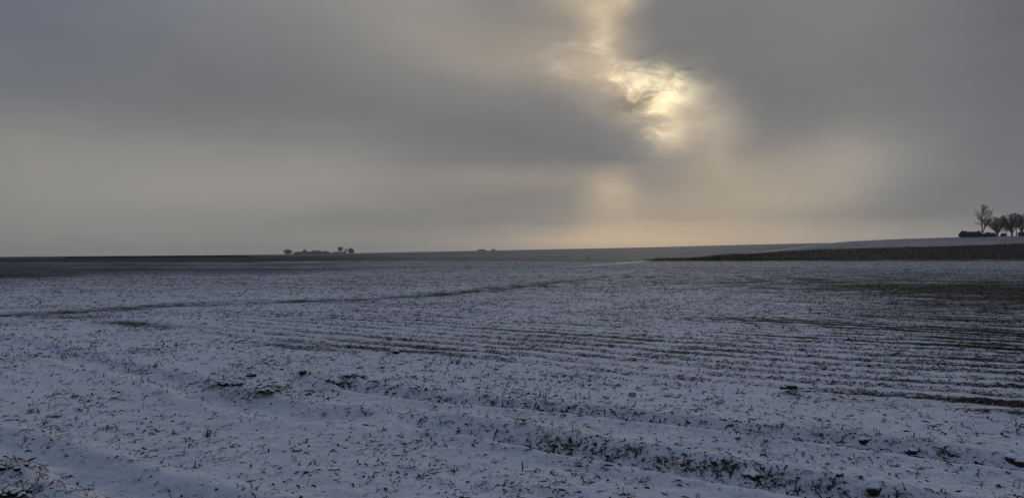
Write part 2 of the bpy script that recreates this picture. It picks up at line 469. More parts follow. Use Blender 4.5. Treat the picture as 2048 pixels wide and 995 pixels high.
def ground_material():
    m, t, b = new_mat("snowy_field")
    at = t.nodes.new('ShaderNodeAttribute'); at.attribute_name = 'soil'
    ak = t.nodes.new('ShaderNodeAttribute'); ak.attribute_name = 'kind'
    fine = tex_noise(t, 22, 5, .7)
    mid = tex_noise(t, 5.5, 5, .62, mscale=(.45, 1.3, 1))
    big = tex_noise(t, .8, 6, .6, mscale=(.5, 1.2, 1))
    n = tmath(t, 'ADD', tmath(t, 'MULTIPLY', fine, .48), tmath(t, 'ADD', tmath(t, 'MULTIPLY', mid, .34), tmath(t, 'MULTIPLY', big, .18)))
    geo = t.nodes.new('ShaderNodeNewGeometry'); sp = t.nodes.new('ShaderNodeSeparateXYZ'); t.links.new(geo.outputs['Normal'], sp.inputs[0])
    steep = tmath(t, 'MULTIPLY', tmath(t, 'SUBTRACT', 1.0, sp.outputs[2]), .35)
    v = tmath(t, 'ADD', tmath(t, 'ADD', n, steep), tmath(t, 'MULTIPLY', tmath(t, 'SUBTRACT', at.outputs['Fac'], .5), .42))
    mask = tramp(t, v, .46, .56)
    dark = tmix(t, tex_noise(t, 9, 4), (.028, .026, .024, 1), (.056, .050, .043, 1))
    straw = tmix(t, tex_noise(t, 15, 4), (.07, .057, .04, 1), (.17, .14, .10, 1))
    green = tmix(t, tex_noise(t, 6, 4), (.020, .026, .021, 1), (.052, .060, .050, 1))
    kp = t.nodes.new('ShaderNodeClamp'); t.links.new(ak.outputs['Fac'], kp.inputs[0])
    kn = t.nodes.new('ShaderNodeClamp'); t.links.new(tmath(t, 'MULTIPLY', ak.outputs['Fac'], -1.0), kn.inputs[0])
    soil = tmix(t, kn.outputs[0], tmix(t, tmath(t, 'MULTIPLY', kp.outputs[0], .7), dark, straw), green)
    snow = tmix(t, tex_noise(t, 1.7, 5), (.70, .755, .85, 1), (.80, .845, .92, 1))
    thin = tramp(t, v, .34, .47)      # snow gets thinner and greyer towards the bare spots
    snow = tmix(t, tmath(t, 'MULTIPLY', thin, .38), snow, (.42, .43, .46, 1))
    t.links.new(tmix(t, mask, snow, soil), b.inputs['Base Color'])
    bp = t.nodes.new('ShaderNodeBump'); bp.inputs['Strength'].default_value = .7; bp.inputs['Distance'].default_value = .018
    t.links.new(tmath(t, 'ADD', fine, tmath(t, 'MULTIPLY', mask, -.5)), bp.inputs['Height']); t.links.new(bp.outputs[0], b.inputs['Normal'])
    return m
M_ground = ground_material()

def dusted(name, c1, c2, lo=.55, hi=.8, scale=30, amt=1.0):
    """dark stuff with snow lying on what faces up"""
    m, t, b = new_mat(name)
    geo = t.nodes.new('ShaderNodeNewGeometry'); sp = t.nodes.new('ShaderNodeSeparateXYZ'); t.links.new(geo.outputs['Normal'], sp.inputs[0])
    nz = tex_noise(t, scale, 3)
    up = tmath(t, 'ADD', sp.outputs[2], tmath(t, 'MULTIPLY', tmath(t, 'SUBTRACT', nz, .5), .9))
    f = tmath(t, 'MULTIPLY', tramp(t, up, lo, hi), amt)
    body = tmix(t, tex_noise(t, scale * .6, 3), c1, c2)
    t.links.new(tmix(t, f, body, SNOW), b.inputs['Base Color']); return m
M_clod = dusted("dusted_soil", (.022, .018, .014, 1), (.06, .048, .036, 1), .62, .9)
M_clump = dusted("snow_capped_clods", (.022, .018, .014, 1), (.06, .048, .036, 1), .28, .62, scale=60)
def plain(name, c1, c2, scale=20, rough=.9):
    m, t, b = new_mat(name); t.links.new(tmix(t, tex_noise(t, scale, 3), c1, c2), b.inputs['Base Color'])
    b.inputs['Roughness'].default_value = rough; return m
M_blade = plain("withered_leaf", (.020, .020, .013, 1), (.055, .050, .032, 1), 14)
M_straw = plain("straw_residue", (.10, .080, .05, 1), (.20, .165, .11, 1), 14)
M_crop = plain("winter_cereal_leaf", (.028, .036, .020, 1), (.065, .075, .045, 1), 8)
M_weed = plain("dead_weed", (.010, .010, .009, 1), (.024, .022, .019, 1), 3)
M_bark = plain("bark", (.075, .070, .063, 1), (.13, .12, .108, 1), 4)
M_twig = plain("fine_twigs", (.080, .074, .066, 1), (.14, .13, .115, 1), 4)
M_hedge = plain("hedge_leaf", (.030, .038, .034, 1), (.06, .07, .06, 1), 2)
M_wall = plain("farm_wall", (.10, .095, .088, 1), (.16, .15, .135, 1), 1)
M_roof = plain("farm_roof_tiles", (.09, .09, .095, 1), (.14, .14, .15, 1), 1)
M_snowroof = plain("snowy_roof", (.30, .32, .35, 1), (.5, .53, .58, 1), .6)
M_glass = plain("window_glass", (.02, .022, .025, 1), (.03, .033, .036, 1), 1, .2)
M_post = plain("weathered_post", (.05, .045, .038, 1), (.10, .09, .075, 1), 12)
M_path = plain("packed_snow", (.74, .78, .84, 1), (.84, .87, .91, 1), 1.5)

# ================================================================== ground
def ground():
    az = np.concatenate([np.arange(-180, -50, 2.5), np.arange(-50, -38, .35), np.arange(-38, 38, .105), np.arange(38, 50, .35), np.arange(50, 180, 2.5)])
    az = np.radians(az)
    rs = [.25, .8, 1.5, 2.2, 2.9]; r = 3.5
    while r < 2550:
        rs.append(r); r += min(max(.0007 * r * r, .012), .0125 * r) if r < 1000 else .05 * r
    rs = np.array(rs); A, R = np.meshgrid(az, rs)
    X = R * np.sin(A); Y = R * np.cos(A); Z = H(X, Y)
    S, K = soil_cover(X, Y)
    nr, na = A.shape
    split = int(np.searchsorted(rs, 200.0))
    def part(i0, i1, cap):
        sl = slice(i0, i1 + 1)
        V = np.stack([X[sl], Y[sl], Z[sl]], -1).reshape(-1, 3)
        n = i1 - i0
        i, j = np.meshgrid(np.arange(n), np.arange(na), indexing='ij')
        j2 = (j + 1) % na
        Fc = np.stack([i * na + j, i * na + j2, (i + 1) * na + j2, (i + 1) * na + j], -1).reshape(-1, 4)[:, ::-1]
        s, k = S[sl].ravel(), K[sl].ravel()
        return V, Fc, s, k
    V, Fc, s, k = part(0, split, True)
    o = mesh_np('ground', V, Fc, [M_ground], attrs={'soil': s, 'kind': k}); tag(o, kind='structure')
    # close the tiny hole under the camera
    V2, F2, s2, k2 = part(split, nr - 1, False)
    h = mesh_np('hills', V2, F2, [M_ground], attrs={'soil': s2, 'kind': k2}); tag(h, kind='structure')
ground()

def path_strip(name, pts, w0, w1, lift):
    P = np.array(pts); n = 80
    seg = np.hypot(*(P[1:] - P[:-1]).T); cum = np.concatenate([[0], np.cumsum(seg)])
    t = np.linspace(0, cum[-1], n); x = np.interp(t, cum, P[:, 0]); y = np.interp(t, cum, P[:, 1])
    for _ in range(6):
        x[1:-1] = (x[:-2] + x[1:-1] * 2 + x[2:]) / 4; y[1:-1] = (y[:-2] + y[1:-1] * 2 + y[2:]) / 4
    dx, dy = np.gradient(x), np.gradient(y); l = np.hypot(dx, dy); nx, ny = -dy / l, dx / l
    w = np.interp(np.linspace(0, 1, n), [0, .2, .5, .9, 1], [w0 * .3, w0, (w0 + w1) / 2, w1, w1 * .4]) * (1 + .25 * rng.standard_normal(n) * .5)
    V = []
    for k, q in enumerate((-1, -.4, .4, 1)):
        vx, vy = x + nx * w * q, y + ny * w * q
        V.append(np.stack([vx, vy, H(vx, vy) + (lift if abs(q) < 1 else lift * .3)], -1))
    V = np.stack(V, 1).reshape(-1, 3); Fc = []
    for i in range(n - 1):
        for k in range(3): Fc.append((i * 4 + k, i * 4 + k + 1, i * 4 + k + 5, i * 4 + k + 4))
    o = mesh_np(name, V, Fc, [M_path]); tag(o, kind='structure')
path_strip('path', [gpos(1110, 534.5), gpos(1180, 531), gpos(1225, 528), gpos(1258, 524.6), gpos(1292, 522)], .5, 1.6, .06)

def polar(px, r):
    a = math.atan((px - CX) / F); return r * math.sin(a), r * math.cos(a)
path_strip('path', [polar(1470, 345), polar(1540, 372), polar(1600, 384), polar(1650, 388), polar(1700, 390)], 2.2, 1.2, .12)
# ================================================================== scattered stuff
def ribbons(name, x, y, dirr, Ln, hh, w, kinds, mat, seed=0, roll=None, K=4, z0=None, embed=.006):
    n = len(x); g = np.random.default_rng(seed)
    s = np.linspace(0, 1, K)[None, :]
    arch = kinds == 0; up = kinds == 1; flat = kinds == 2
    zc = np.where(arch[:, None], 4 * s * (1 - s) * hh[:, None] * (1 - .35 * s), 0)
    zc = np.where(up[:, None], hh[:, None] * s ** .75, zc)
    zc = np.where(flat[:, None], hh[:, None] * .35 * (1 + .3 * s), zc)
    bend = (g.random(n) - .5)[:, None] * 1.3 * s
    dx = np.sin(dirr[:, None] + bend); dy = np.cos(dirr[:, None] + bend)
    px = x[:, None] + dx * s * Ln[:, None]; py = y[:, None] + dy * s * Ln[:, None]
    zb = H(x, y) if z0 is None else z0
    pz = zb[:, None] + zc - embed
    roll = g.uniform(-1.2, 1.2, n) if roll is None else roll
    wx = np.cos(dirr) * np.cos(roll); wy = -np.sin(dirr) * np.cos(roll); wz = np.sin(roll)
    tw = w[:, None] * (.45 + .9 * s * (1 - s) * 2.4) * (1 - .55 * s)
    P = np.stack([px, py, pz], -1); W = np.stack([wx, wy, wz], -1)[:, None, :] * tw[..., None] * .5
    V = np.stack([P - W, P + W], 2).reshape(-1, 3)
    b = (np.arange(n) * K * 2)[:, None] + (np.arange(K - 1) * 2)[None, :]
    Fc = np.stack([b, b + 1, b + 3, b + 2], -1).reshape(-1, 4)
    return V, Fc
ICO_V = None
def ico():
    t = (1 + 5 ** .5) / 2
    v = np.array([(-1,t,0),(1,t,0),(-1,-t,0),(1,-t,0),(0,-1,t),(0,1,t),(0,-1,-t),(0,1,-t),(t,0,-1),(t,0,1),(-t,0,-1),(-t,0,1)], float)
    v /= np.linalg.norm(v[0])
    f = np.array([(0,11,5),(0,5,1),(0,1,7),(0,7,10),(0,10,11),(1,5,9),(5,11,4),(11,10,2),(10,7,6),(7,1,8),(3,9,4),(3,4,2),(3,2,6),(3,6,8),(3,8,9),(4,9,5),(2,4,11),(6,2,10),(8,6,7),(9,8,1)])
    return v, f
def subdiv(v, f):
    v = list(map(tuple, v)); cache = {}; out = []
    def mid(a, b):
        k = (min(a, b), max(a, b))
        if k not in cache:
            m = np.array(v[a]) + np.array(v[b]); m /= np.linalg.norm(m); v.append(tuple(m)); cache[k] = len(v) - 1
        return cache[k]
    for a, b, c in f:
        ab, bc, ca = mid(a, b), mid(b, c), mid(c, a)
        out += [(a, ab, ca), (ab, b, bc), (ca, bc, c), (ab, bc, ca)]
    return np.array(v), np.array(out)
ICO = ico(); ICO2 = subdiv(*ICO)
OCT = (np.array([(1,0,0),(0,1,0),(-1,0,0),(0,-1,0),(0,0,1),(0,0,-1)], float), np.array([(0,1,4),(1,2,4),(2,3,4),(3,0,4),(1,0,5),(2,1,5),(3,2,5),(0,3,5)]))
def clods(x, y, size, flat, base, seed=0, zoff=.25):
    bv, bf = base; n = len(x); g = np.random.default_rng(seed)
    ang = g.uniform(0, 2 * math.pi, n); c, s = np.cos(ang), np.sin(ang)
    sx = size * g.uniform(.7, 1.35, n); sy = size * g.uniform(.6, 1.1, n); sz = size * flat
    jit = g.uniform(.65, 1.3, (n, len(bv), 1))
    v = bv[None] * jit
    vx, vy, vz = v[..., 0] * sx[:, None], v[..., 1] * sy[:, None], v[..., 2] * sz[:, None]
    X = x[:, None] + vx * c[:, None] - vy * s[:, None]; Y = y[:, None] + vx * s[:, None] + vy * c[:, None]
    Z = (H(x, y) + sz * zoff)[:, None] + vz
    V = np.stack([X, Y, Z], -1).reshape(-1, 3)
    Fc = (bf[None] + (np.arange(n) * len(bv))[:, None, None]).reshape(-1, 3)
    return V, Fc
def merge(parts):
    Vs, Fs, o = [], [], 0
    for V, Fc in parts:
        Vs.append(V); Fs.append(Fc + o); o += len(V)
    return np.concatenate(Vs), np.concatenate(Fs)
def wedge(n, r0, r1, a=46):
    r = np.sqrt(rng.uniform(r0 * r0, r1 * r1, n)); an = np.radians(rng.uniform(-a, a, n))
    return r * np.sin(an), r * np.cos(an)
def density(x, y):
    S, K = soil_cover(x, y)
    D = .25 + .9 * S
    cl = sstep(-.35, .6, fbm(x, y, .8, 3, 61))
    D = D * (.35 + 1.0 * cl)
    c, s = row_coord(x, y); rows = band_rows(x, y)
    D = D * (1 - rows * .75) + rows * D * 3.2 * (.5 + .5 * np.sin(c * 2 * math.pi / 0.62 + 2.4)) ** 2
    for P, w, am in ((RUT_A, .20, 1.0), (RUT_B, .22, .75), (RUT_D, .25, .5)):
        d, side, par = poly_dist(x, y, P)
        D = D + am * np.exp(-((d - w) / .11) ** 2) * (side > 0) * sstep(.08, .35, par) * (.55 + .9 * fbm(x, y, .6, 2, 62))
        D = D * (1 - .5 * np.exp(-(d / .12) ** 2))
    d, side, par = poly_dist(x, y, RUT_C); D = D * (1 - .6 * np.exp(-(d / .13) ** 2))
    for hx, hy, s_, hh in HP[:7]:
        D = D + 1.2 * np.exp(-((x - hx) ** 2 + (y - hy) ** 2) / (s_ * .9) ** 2)
    return np.maximum(D, .02), S, K

blade_parts, straw_parts, crop_parts, clod3 = [], [], [], []
ZONES = [  # r0 r1 candidates  size factor
    (3.2, 8.0, 60000, .80), (8.0, 15.0, 140000, .92), (15, 28, 230000, 1.05), (28, 55, 280000, 1.35), (55, 100, 220000, 1.85), (100, 182, 130000, 2.6)]
for zi, (r0, r1, n, sf) in enumerate(ZONES):
    x, y = wedge(n, r0, r1)
    D, S, K = density(x, y)
    keep = rng.random(n) < np.clip(D / 1.3, 0, 1)
    keep &= weed_mask(x, y) < .5
    x, y, S, K = x[keep], y[keep], S[keep], K[keep]; n = len(x)
    rnd = rng.random(n)
    isclod = rnd < (.22 if zi < 2 else .34)
    crop = (~isclod) & (K < -.3)
    straw = (~isclod) & (K > .3) & (rng.random(n) < .45)
    blade = (~isclod) & ~crop & ~straw
    for m, store, typ in ((blade, blade_parts, 'b'), (straw, straw_parts, 's'), (crop, crop_parts, 'c')):
        xx, yy = x[m], y[m]; k = len(xx)
        if not k: continue
        if zi < 4:      # blades spring in small tufts
            mt = rng.random(k) < .55; src = rng.integers(0, k, max(k // 7, 1)); pick = src[rng.integers(0, len(src), k)]
            xx = np.where(mt, xx[pick] + rng.normal(0, .018 * sf, k), xx); yy = np.where(mt, yy[pick] + rng.normal(0, .018 * sf, k), yy)
        kinds = rng.choice([0, 1, 2], k, p=[.42, .26, .32] if typ == 'b' else ([.25, .15, .6] if typ == 's' else [.35, .6, .05]))
        sz = np.exp(rng.normal(0, .55, k)) * sf * .93
        sz = np.minimum(sz, 2.0 * sf); Ln = .048 * sz; hh = .017 * sz * rng.uniform(.5, 1.5, k); w = .0085 * sz * rng.uniform(.6, 1.5, k) ** 1.3
        up = kinds == 1; Ln = np.where(up, Ln * .5, Ln); hh = np.where(up, hh * 1.9, hh); w = np.where(up, w * .7, w)
        if typ == 's': Ln = Ln * 1.3; w = w * .8
        dirr = rng.uniform(0, 2 * math.pi, k)
        store.append(ribbons('', xx, yy, dirr, Ln, hh, w, kinds, None, seed=zi * 7 + 1))
    xx, yy = x[isclod], y[isclod]; k = len(xx)
    sz = .0085 * np.minimum(np.exp(rng.normal(0, .5, k)), 2.1) * sf ** 1.1
    clod3.append(clods(xx, yy, sz, rng.uniform(.45, .95, k), ICO if zi < 3 else OCT, seed=zi + 90))
# leaves hanging over the rut walls
for P, w, k, sd_ in ((RUT_A, .20, 700, 71), (RUT_B, .23, 800, 72)):
    g = np.random.default_rng(sd_); seg = np.hypot(*(P[1:] - P[:-1]).T); cum = np.concatenate([[0], np.cumsum(seg)])
    t = g.uniform(0, cum[-1], k); t = t[g.random(k) < np.clip(.25 + 1.1 * vnoise(t * 2.2, t * 0, sd_) * sstep(0, cum[-1] * .3, t), 0, 1)]; k = len(t)
    x = np.interp(t, cum, P[:, 0]); y = np.interp(t, cum, P[:, 1]); i = np.clip(np.searchsorted(cum, t) - 1, 0, len(seg) - 1)
    D_ = (P[1:] - P[:-1])[i] / seg[i][:, None]; off = w + g.normal(-.01, .085, k)
    x = x - D_[:, 1] * off; y = y + D_[:, 0] * off
    L_ = .055 * np.exp(g.normal(0, .4, k)); dirr = math.pi + g.normal(0, .8, k)
    V, Fc = ribbons('', x, y, dirr, L_, L_ * .35, L_ * .17, np.zeros(k, int), None, seed=sd_, roll=g.uniform(-.6, .6, k), K=4)
    # the far end of each leaf follows the falling wall
    Vr = V.reshape(k, 4, 2, 3); z0 = H(x, y); z1 = H(x + np.sin(dirr) * L_, y + np.cos(dirr) * L_)
    Vr[..., 2] += ((z1 - z0)[:, None] * np.linspace(0, 1, 4)[None])[..., None]
    blade_parts.append((Vr.reshape(-1, 3), Fc))
    m = g.random(k) < .3; clod3.append(clods(x[m], y[m], .014 * np.exp(g.normal(0, .4, m.sum())), g.uniform(.5, .9, m.sum()), ICO, seed=sd_))
# long thin stalks, near
x, y = wedge(260, 4.0, 16)
k = len(x); kinds = rng.choice([0, 1, 2], k, p=[.3, .5, .2])
blade_parts.append(ribbons('', x, y, rng.uniform(0, 6.28, k), rng.uniform(.04, .16, k), rng.uniform(.03, .10, k), rng.uniform(.003, .006, k), kinds, None, seed=5, K=4))
V, Fc = merge(blade_parts); tag(mesh_np('withered_leaves', V, Fc, [M_blade]), 'dark withered leaves and stems poking through the thin snow all over the field', 'field litter', kind='stuff')
V, Fc = merge(straw_parts); tag(mesh_np('straw_residue', V, Fc, [M_straw]), 'brown straw residue lying along the sown rows and wheel track', 'straw', kind='stuff')
V, Fc = merge(crop_parts); tag(mesh_np('cereal_shoots', V, Fc, [M_crop]), 'dark green cereal shoots showing through snow on the far left field', 'crop', kind='stuff')
V, Fc = merge(clod3); tag(mesh_np('soil_crumbs', V, Fc, [M_clod], smooth=False), 'small dark soil crumbs scattered over the snow', 'soil', kind='stuff')

# clods of the broken bank at the foot of the weed strip
n = 1600; px = rng.uniform(1470, 2350, n); yy = rng.normal(176, 1.6, n) - 3 * 0; xx = yy * (px - CX) / F
k = rng.random(n) < .25 + .9 * sstep(-.2, .4, fbm(xx, yy, 6, 3, 24)) * sstep(1500, 1720, px); xx, yy = xx[k], yy[k]; k = len(xx)
V, Fc = clods(xx, yy, .11 * np.minimum(np.exp(rng.normal(0, .4, k)), 1.7), rng.uniform(.6, 1.1, k), ICO, seed=55)
tag(mesh_np('ditch_clods', V, Fc, [M_clod], smooth=False), 'dark clods and snow patches along the ditch below the weed strip', 'soil', kind='stuff')

# dead weeds of the dark strip on the right
n = 60000
px = rng.uniform(1285, 2420, n); rr = np.sqrt(rng.uniform(178 ** 2, 350 ** 2, n)); a = np.arctan((px - CX) / F)
x, y = rr * np.sin(a), rr * np.cos(a)
k = weed_mask(x, y) > rng.random(n); x, y, px = x[k], y[k], px[k]; n = len(x)
hh = rng.uniform(.25, .75, n) * (1 + .5 * fbm(x, y, 9, 3, 71)); hh = np.where(rng.random(n) < .004, hh * 2.0, hh)
V1, F1 = ribbons('', x, y, rng.uniform(0, 6.28, n), rng.uniform(.05, .3, n), hh, rng.uniform(.05, .12, n), np.ones(n, int), None, seed=3, roll=np.zeros(n), K=3)
tag(mesh_np('weed_stalks', V1, F1, [M_weed]), 'dark band of dead weed stalks along the foot of the right hill', 'weeds', kind='stuff')

# ================================================================== named clumps in the foreground
def clump_mesh(name, n, sprx, spry, s0, s1, flat=.8, blades=0, seed=1, stack=.5):
    g = np.random.default_rng(seed)
    bv, bf = ICO2; parts = []
    for i in range(n):
        q = np.clip(g.normal(0, .38, 2), -.62, .62); q[0] *= sprx; q[1] *= spry
        s = g.uniform(s0, s1); z = s * .25 + stack * s * g.random() * math.exp(-(q[0] / (sprx + .001)) ** 2 * 2)
        nz = bv @ g.normal(0, 1, 3); nz2 = np.sin(bv @ g.normal(0, 3.5, 3) + g.uniform(0, 6)) 
        v = bv * (1 + .16 * nz[:, None] * .6 + .13 * nz2[:, None] + g.normal(0, .08, (len(bv), 1)))
        v = v * np.array([s * g.uniform(.8, 1.4), s * g.uniform(.8, 1.2), s * flat * g.uniform(.7, 1.1)]) + np.array([q[0], q[1], z])
        parts.append((v, bf))
    return merge(parts)
def blade_mesh(n, spr, Lr, hr, wr, seed, upp=.7):
    g = np.random.default_rng(seed); x = g.normal(0, spr, n); y = g.normal(0, spr, n)
    kinds = np.where(g.random(n) < upp, 1, 0)
    return ribbons('', x, y, g.uniform(0, 6.28, n), g.uniform(*Lr, n), g.uniform(*hr, n), g.uniform(*wr, n), kinds, None, seed=seed, K=5, z0=np.zeros(n))
def place(px, py):
    x, y = gpos(px, py)
    for _ in range(4):
        z = float(H(np.array([x]), np.array([y]))[0]); x, y = gpos(px, py, z)
    return x, y, z
CLUMPS = [ # px, py, n, sprx, spry, s0, s1, blades, label, group
 (458, 768, 34, .20, .07, .012, .028, 44, 'broad dark clump of earth clods and drooping leaves, left of the foreground middle'),
 (532, 782, 28, .14, .08, .010, .022, 34, 'ragged clump of small earth clods just right of the broad dark clump'),
 (503, 752, 3, .03, .02, .030, .042, 4, 'rounded clod, bare on its right side, between two dark clumps'),
 (606, 748, 3, .04, .02, .026, .040, 5, 'low rounded snow-capped clod standing alone between the left and middle clumps'),
 (672, 770, 3, .04, .03, .045, .060, 8, 'large domed snow-capped clod in front of the ridge of clods'),
 (706, 752, 20, .16, .05, .012, .026, 28, 'long ridge of snow-covered clods behind the large domed clod'),
 (765, 735, 2, .012, .01, .016, .022, 6, 'small brown clod sitting alone on smooth snow below the sown rows'),
 (793, 706, 4, .03, .02, .025, .038, 7, 'dark clod beside a snow-capped lump at the edge of the sown rows'),
 (1138, 826, 2, .01, .01, .018, .024, 0, 'round dark clod lying on the smooth shelf between the two wheel ruts'),
 (1265, 791, 3, .015, .012, .018, .026, 8, 'upright dark clod with withered leaves above the upper wheel rut'),
 (1577, 777, 9, .10, .03, .020, .036, 16, 'dark cluster of clods on the upper slope right of centre, above the ruts'),
 (1728, 882, 4, .03, .02, .020, .034, 10, 'dark clod hanging on the wall of the upper wheel rut'),
 (1822, 906, 3, .03, .015, .022, .034, 4, 'squat dark clod on the floor of the upper wheel rut, far right'),
 (2040, 924, 8, .09, .03, .022, .040, 10, 'dark jagged clods at the right edge of the picture'),
 (1500, 952, 8, .05, .05, .020, .034, 24, 'dark heap of clods and leaves on the wall of the lower wheel rut'),
 (1745, 985, 5, .03, .03, .018, .030, 12, 'small pile of clods at the bottom edge in the lower wheel rut'),
 (10, 935, 26, .16, .06, .009, .019, 34, 'dark snow-dusted bank of clods in the bottom left corner'),
 (25, 985, 34, .14, .06, .009, .020, 40, 'lower heap of clods cut by the bottom left corner of the picture'),
 (98, 993, 14, .08, .03, .009, .018, 18, 'dark clods at the bottom edge beside the bare twig'),
]
for i, (px, py, n, sx, sy, s0, s1, nb, lab) in enumerate(CLUMPS):
    x, y, z = place(px, py)
    t = empty('soil_clump', (x, y, z - .004)); tag(t, lab, 'soil clump', 'larger clumps of clods in the foreground')
    V, Fc = clump_mesh('', n, sx * 1.1, sy * 1.7, s0 * 1.15, s1 * 1.25, flat=1.0, stack=.9, seed=200 + i)
    mesh_np('clods', V, Fc, [M_clump], t)
    if nb:
        V, Fc = blade_mesh(nb, max(sx, sy) * .55, (.03, .08), (.015, .05), (.005, .011), 300 + i, .35)
        mesh_np('withered_leaves', V, Fc, [M_blade], t)
TUFTS = [
 (418, 872, 18, .012, .085, 'spiky dark grass tuft in the left foreground snow'),
 (210, 858, 12, .02, .06, 'loose tuft of withered leaves left of the spiky grass tuft'),
 (66, 822, 14, .03, .06, 'twiggy tuft of dead leaves near the left edge'),
 (230, 862, 5, .01, .07, 'slender leaning leaf tuft beside the loose withered one'),
 (283, 748, 4, .008, .12, 'thin upright dead stalks behind the left clump'),
 (1150, 795, 5, .012, .10, 'thin upright dead stalks below the sown rows at the centre'),
 (1030, 975, 14, .03, .05, 'low dark tuft at the bottom edge, left of the lower rut'),
 (1155, 925, 16, .016, .05, 'dark tuft of leaves in the floor of the lower rut, bottom centre'),
 (1285, 965, 9, .008, .06, 'arching leaves just right of the bottom centre tuft'),
]
for i, (px, py, n, spr, ht, lab) in enumerate(TUFTS):
    x, y, z = place(px, py)
    V, Fc = blade_mesh(n, spr, (.03, .09), (ht * .4, ht), (.006, .011), 400 + i, .75)
    o = mesh_np('grass_tuft', V, Fc, [M_blade]); o.location = (x, y, z)
    tag(o, lab, 'grass tuft', 'larger tufts in the foreground')

def tube_path(P, r0, r1, sides=5):
    """tapered tube along points"""
    P = np.asarray(P, float); n = len(P); V = []
    for i in range(n):
        d = P[min(i + 1, n - 1)] - P[max(i - 1, 0)]; d /= np.linalg.norm(d) + 1e-9
        u = np.cross(d, (0, 0, 1.0)); u = np.cross(d, (1.0, 0, 0)) if np.linalg.norm(u) < .1 else u
        u /= np.linalg.norm(u); w = np.cross(d, u); r = r0 + (r1 - r0) * i / (n - 1)
        for k in range(sides):
            a = 2 * math.pi * k / sides; V.append(P[i] + r * (u * math.cos(a) + w * math.sin(a)))
    Fc = []
    for i in range(n - 1):
        for k in range(sides):
            k2 = (k + 1) % sides; Fc.append((i * sides + k, i * sides + k2, (i + 1) * sides + k2, (i + 1) * sides + k))
    return np.array(V), np.array(Fc)
# bare twig, bottom left
x, y, z = place(150, 986)
t = empty('bare_twig', (x, y, z)); tag(t, 'bare arching bramble twig lying in the snow at the bottom left', 'twig')
tw = [tube_path([(-.10, 0, .0), (-.04, 0, .012), (.01, .01, .026), (.05, .01, .022), (.075, 0, .008), (.078, 0, -.01)], .0035, .0025)]
tw.append(tube_path([(-.045, 0, -.004), (-.055, 0, .03), (-.078, .005, .075)], .0028, .0012))
tw.append(tube_path([(.085, 0, -.008), (.092, 0, .02), (.105, 0, .05)], .003, .0012))
tw.append(tube_path([(.06, 0, .018), (.075, .01, .03)], .002, .001)); tw.append(tube_path([(-.02, .0, .016), (-.03, -.01, -.003)], .002, .001))
V, Fc = merge(tw); mesh_np('twig', V, Fc, [M_bark], t)

# ================================================================== marker post
x, y = gpos(1175, 521.5); z = float(H(np.array([x]), np.array([y]))[0])
z = CAM_H - y * (521.5 - EY) / F if abs(z) > .6 else z
t = empty('marker_post', (x, y, z)); tag(t, 'lone thin upright post with a small plate, beside the pale path', 'post')
def box(cx, cy, cz, sx, sy, sz, yaw=0):
    v = np.array([(a, b, c) for a in (-.5, .5) for b in (-.5, .5) for c in (-.5, .5)], float) * (sx, sy, sz)
    c, s = math.cos(yaw), math.sin(yaw); v = np.stack([v[:, 0] * c - v[:, 1] * s, v[:, 0] * s + v[:, 1] * c, v[:, 2]], -1) + (cx, cy, cz)
    return v, np.array([(0, 1, 3, 2), (4, 6, 7, 5), (0, 4, 5, 1), (2, 3, 7, 6), (0, 2, 6, 4), (1, 5, 7, 3)])
V, Fc = tube_path([(0, 0, -.2), (.01, 0, .5), (0, 0, 1.02)], .06, .05, 8); mesh_np('post', V, Fc, [M_post], t)
V, Fc = box(.02, -.065, .99, .26, .03, .20); mesh_np('plate', V, Fc, [M_post], t)

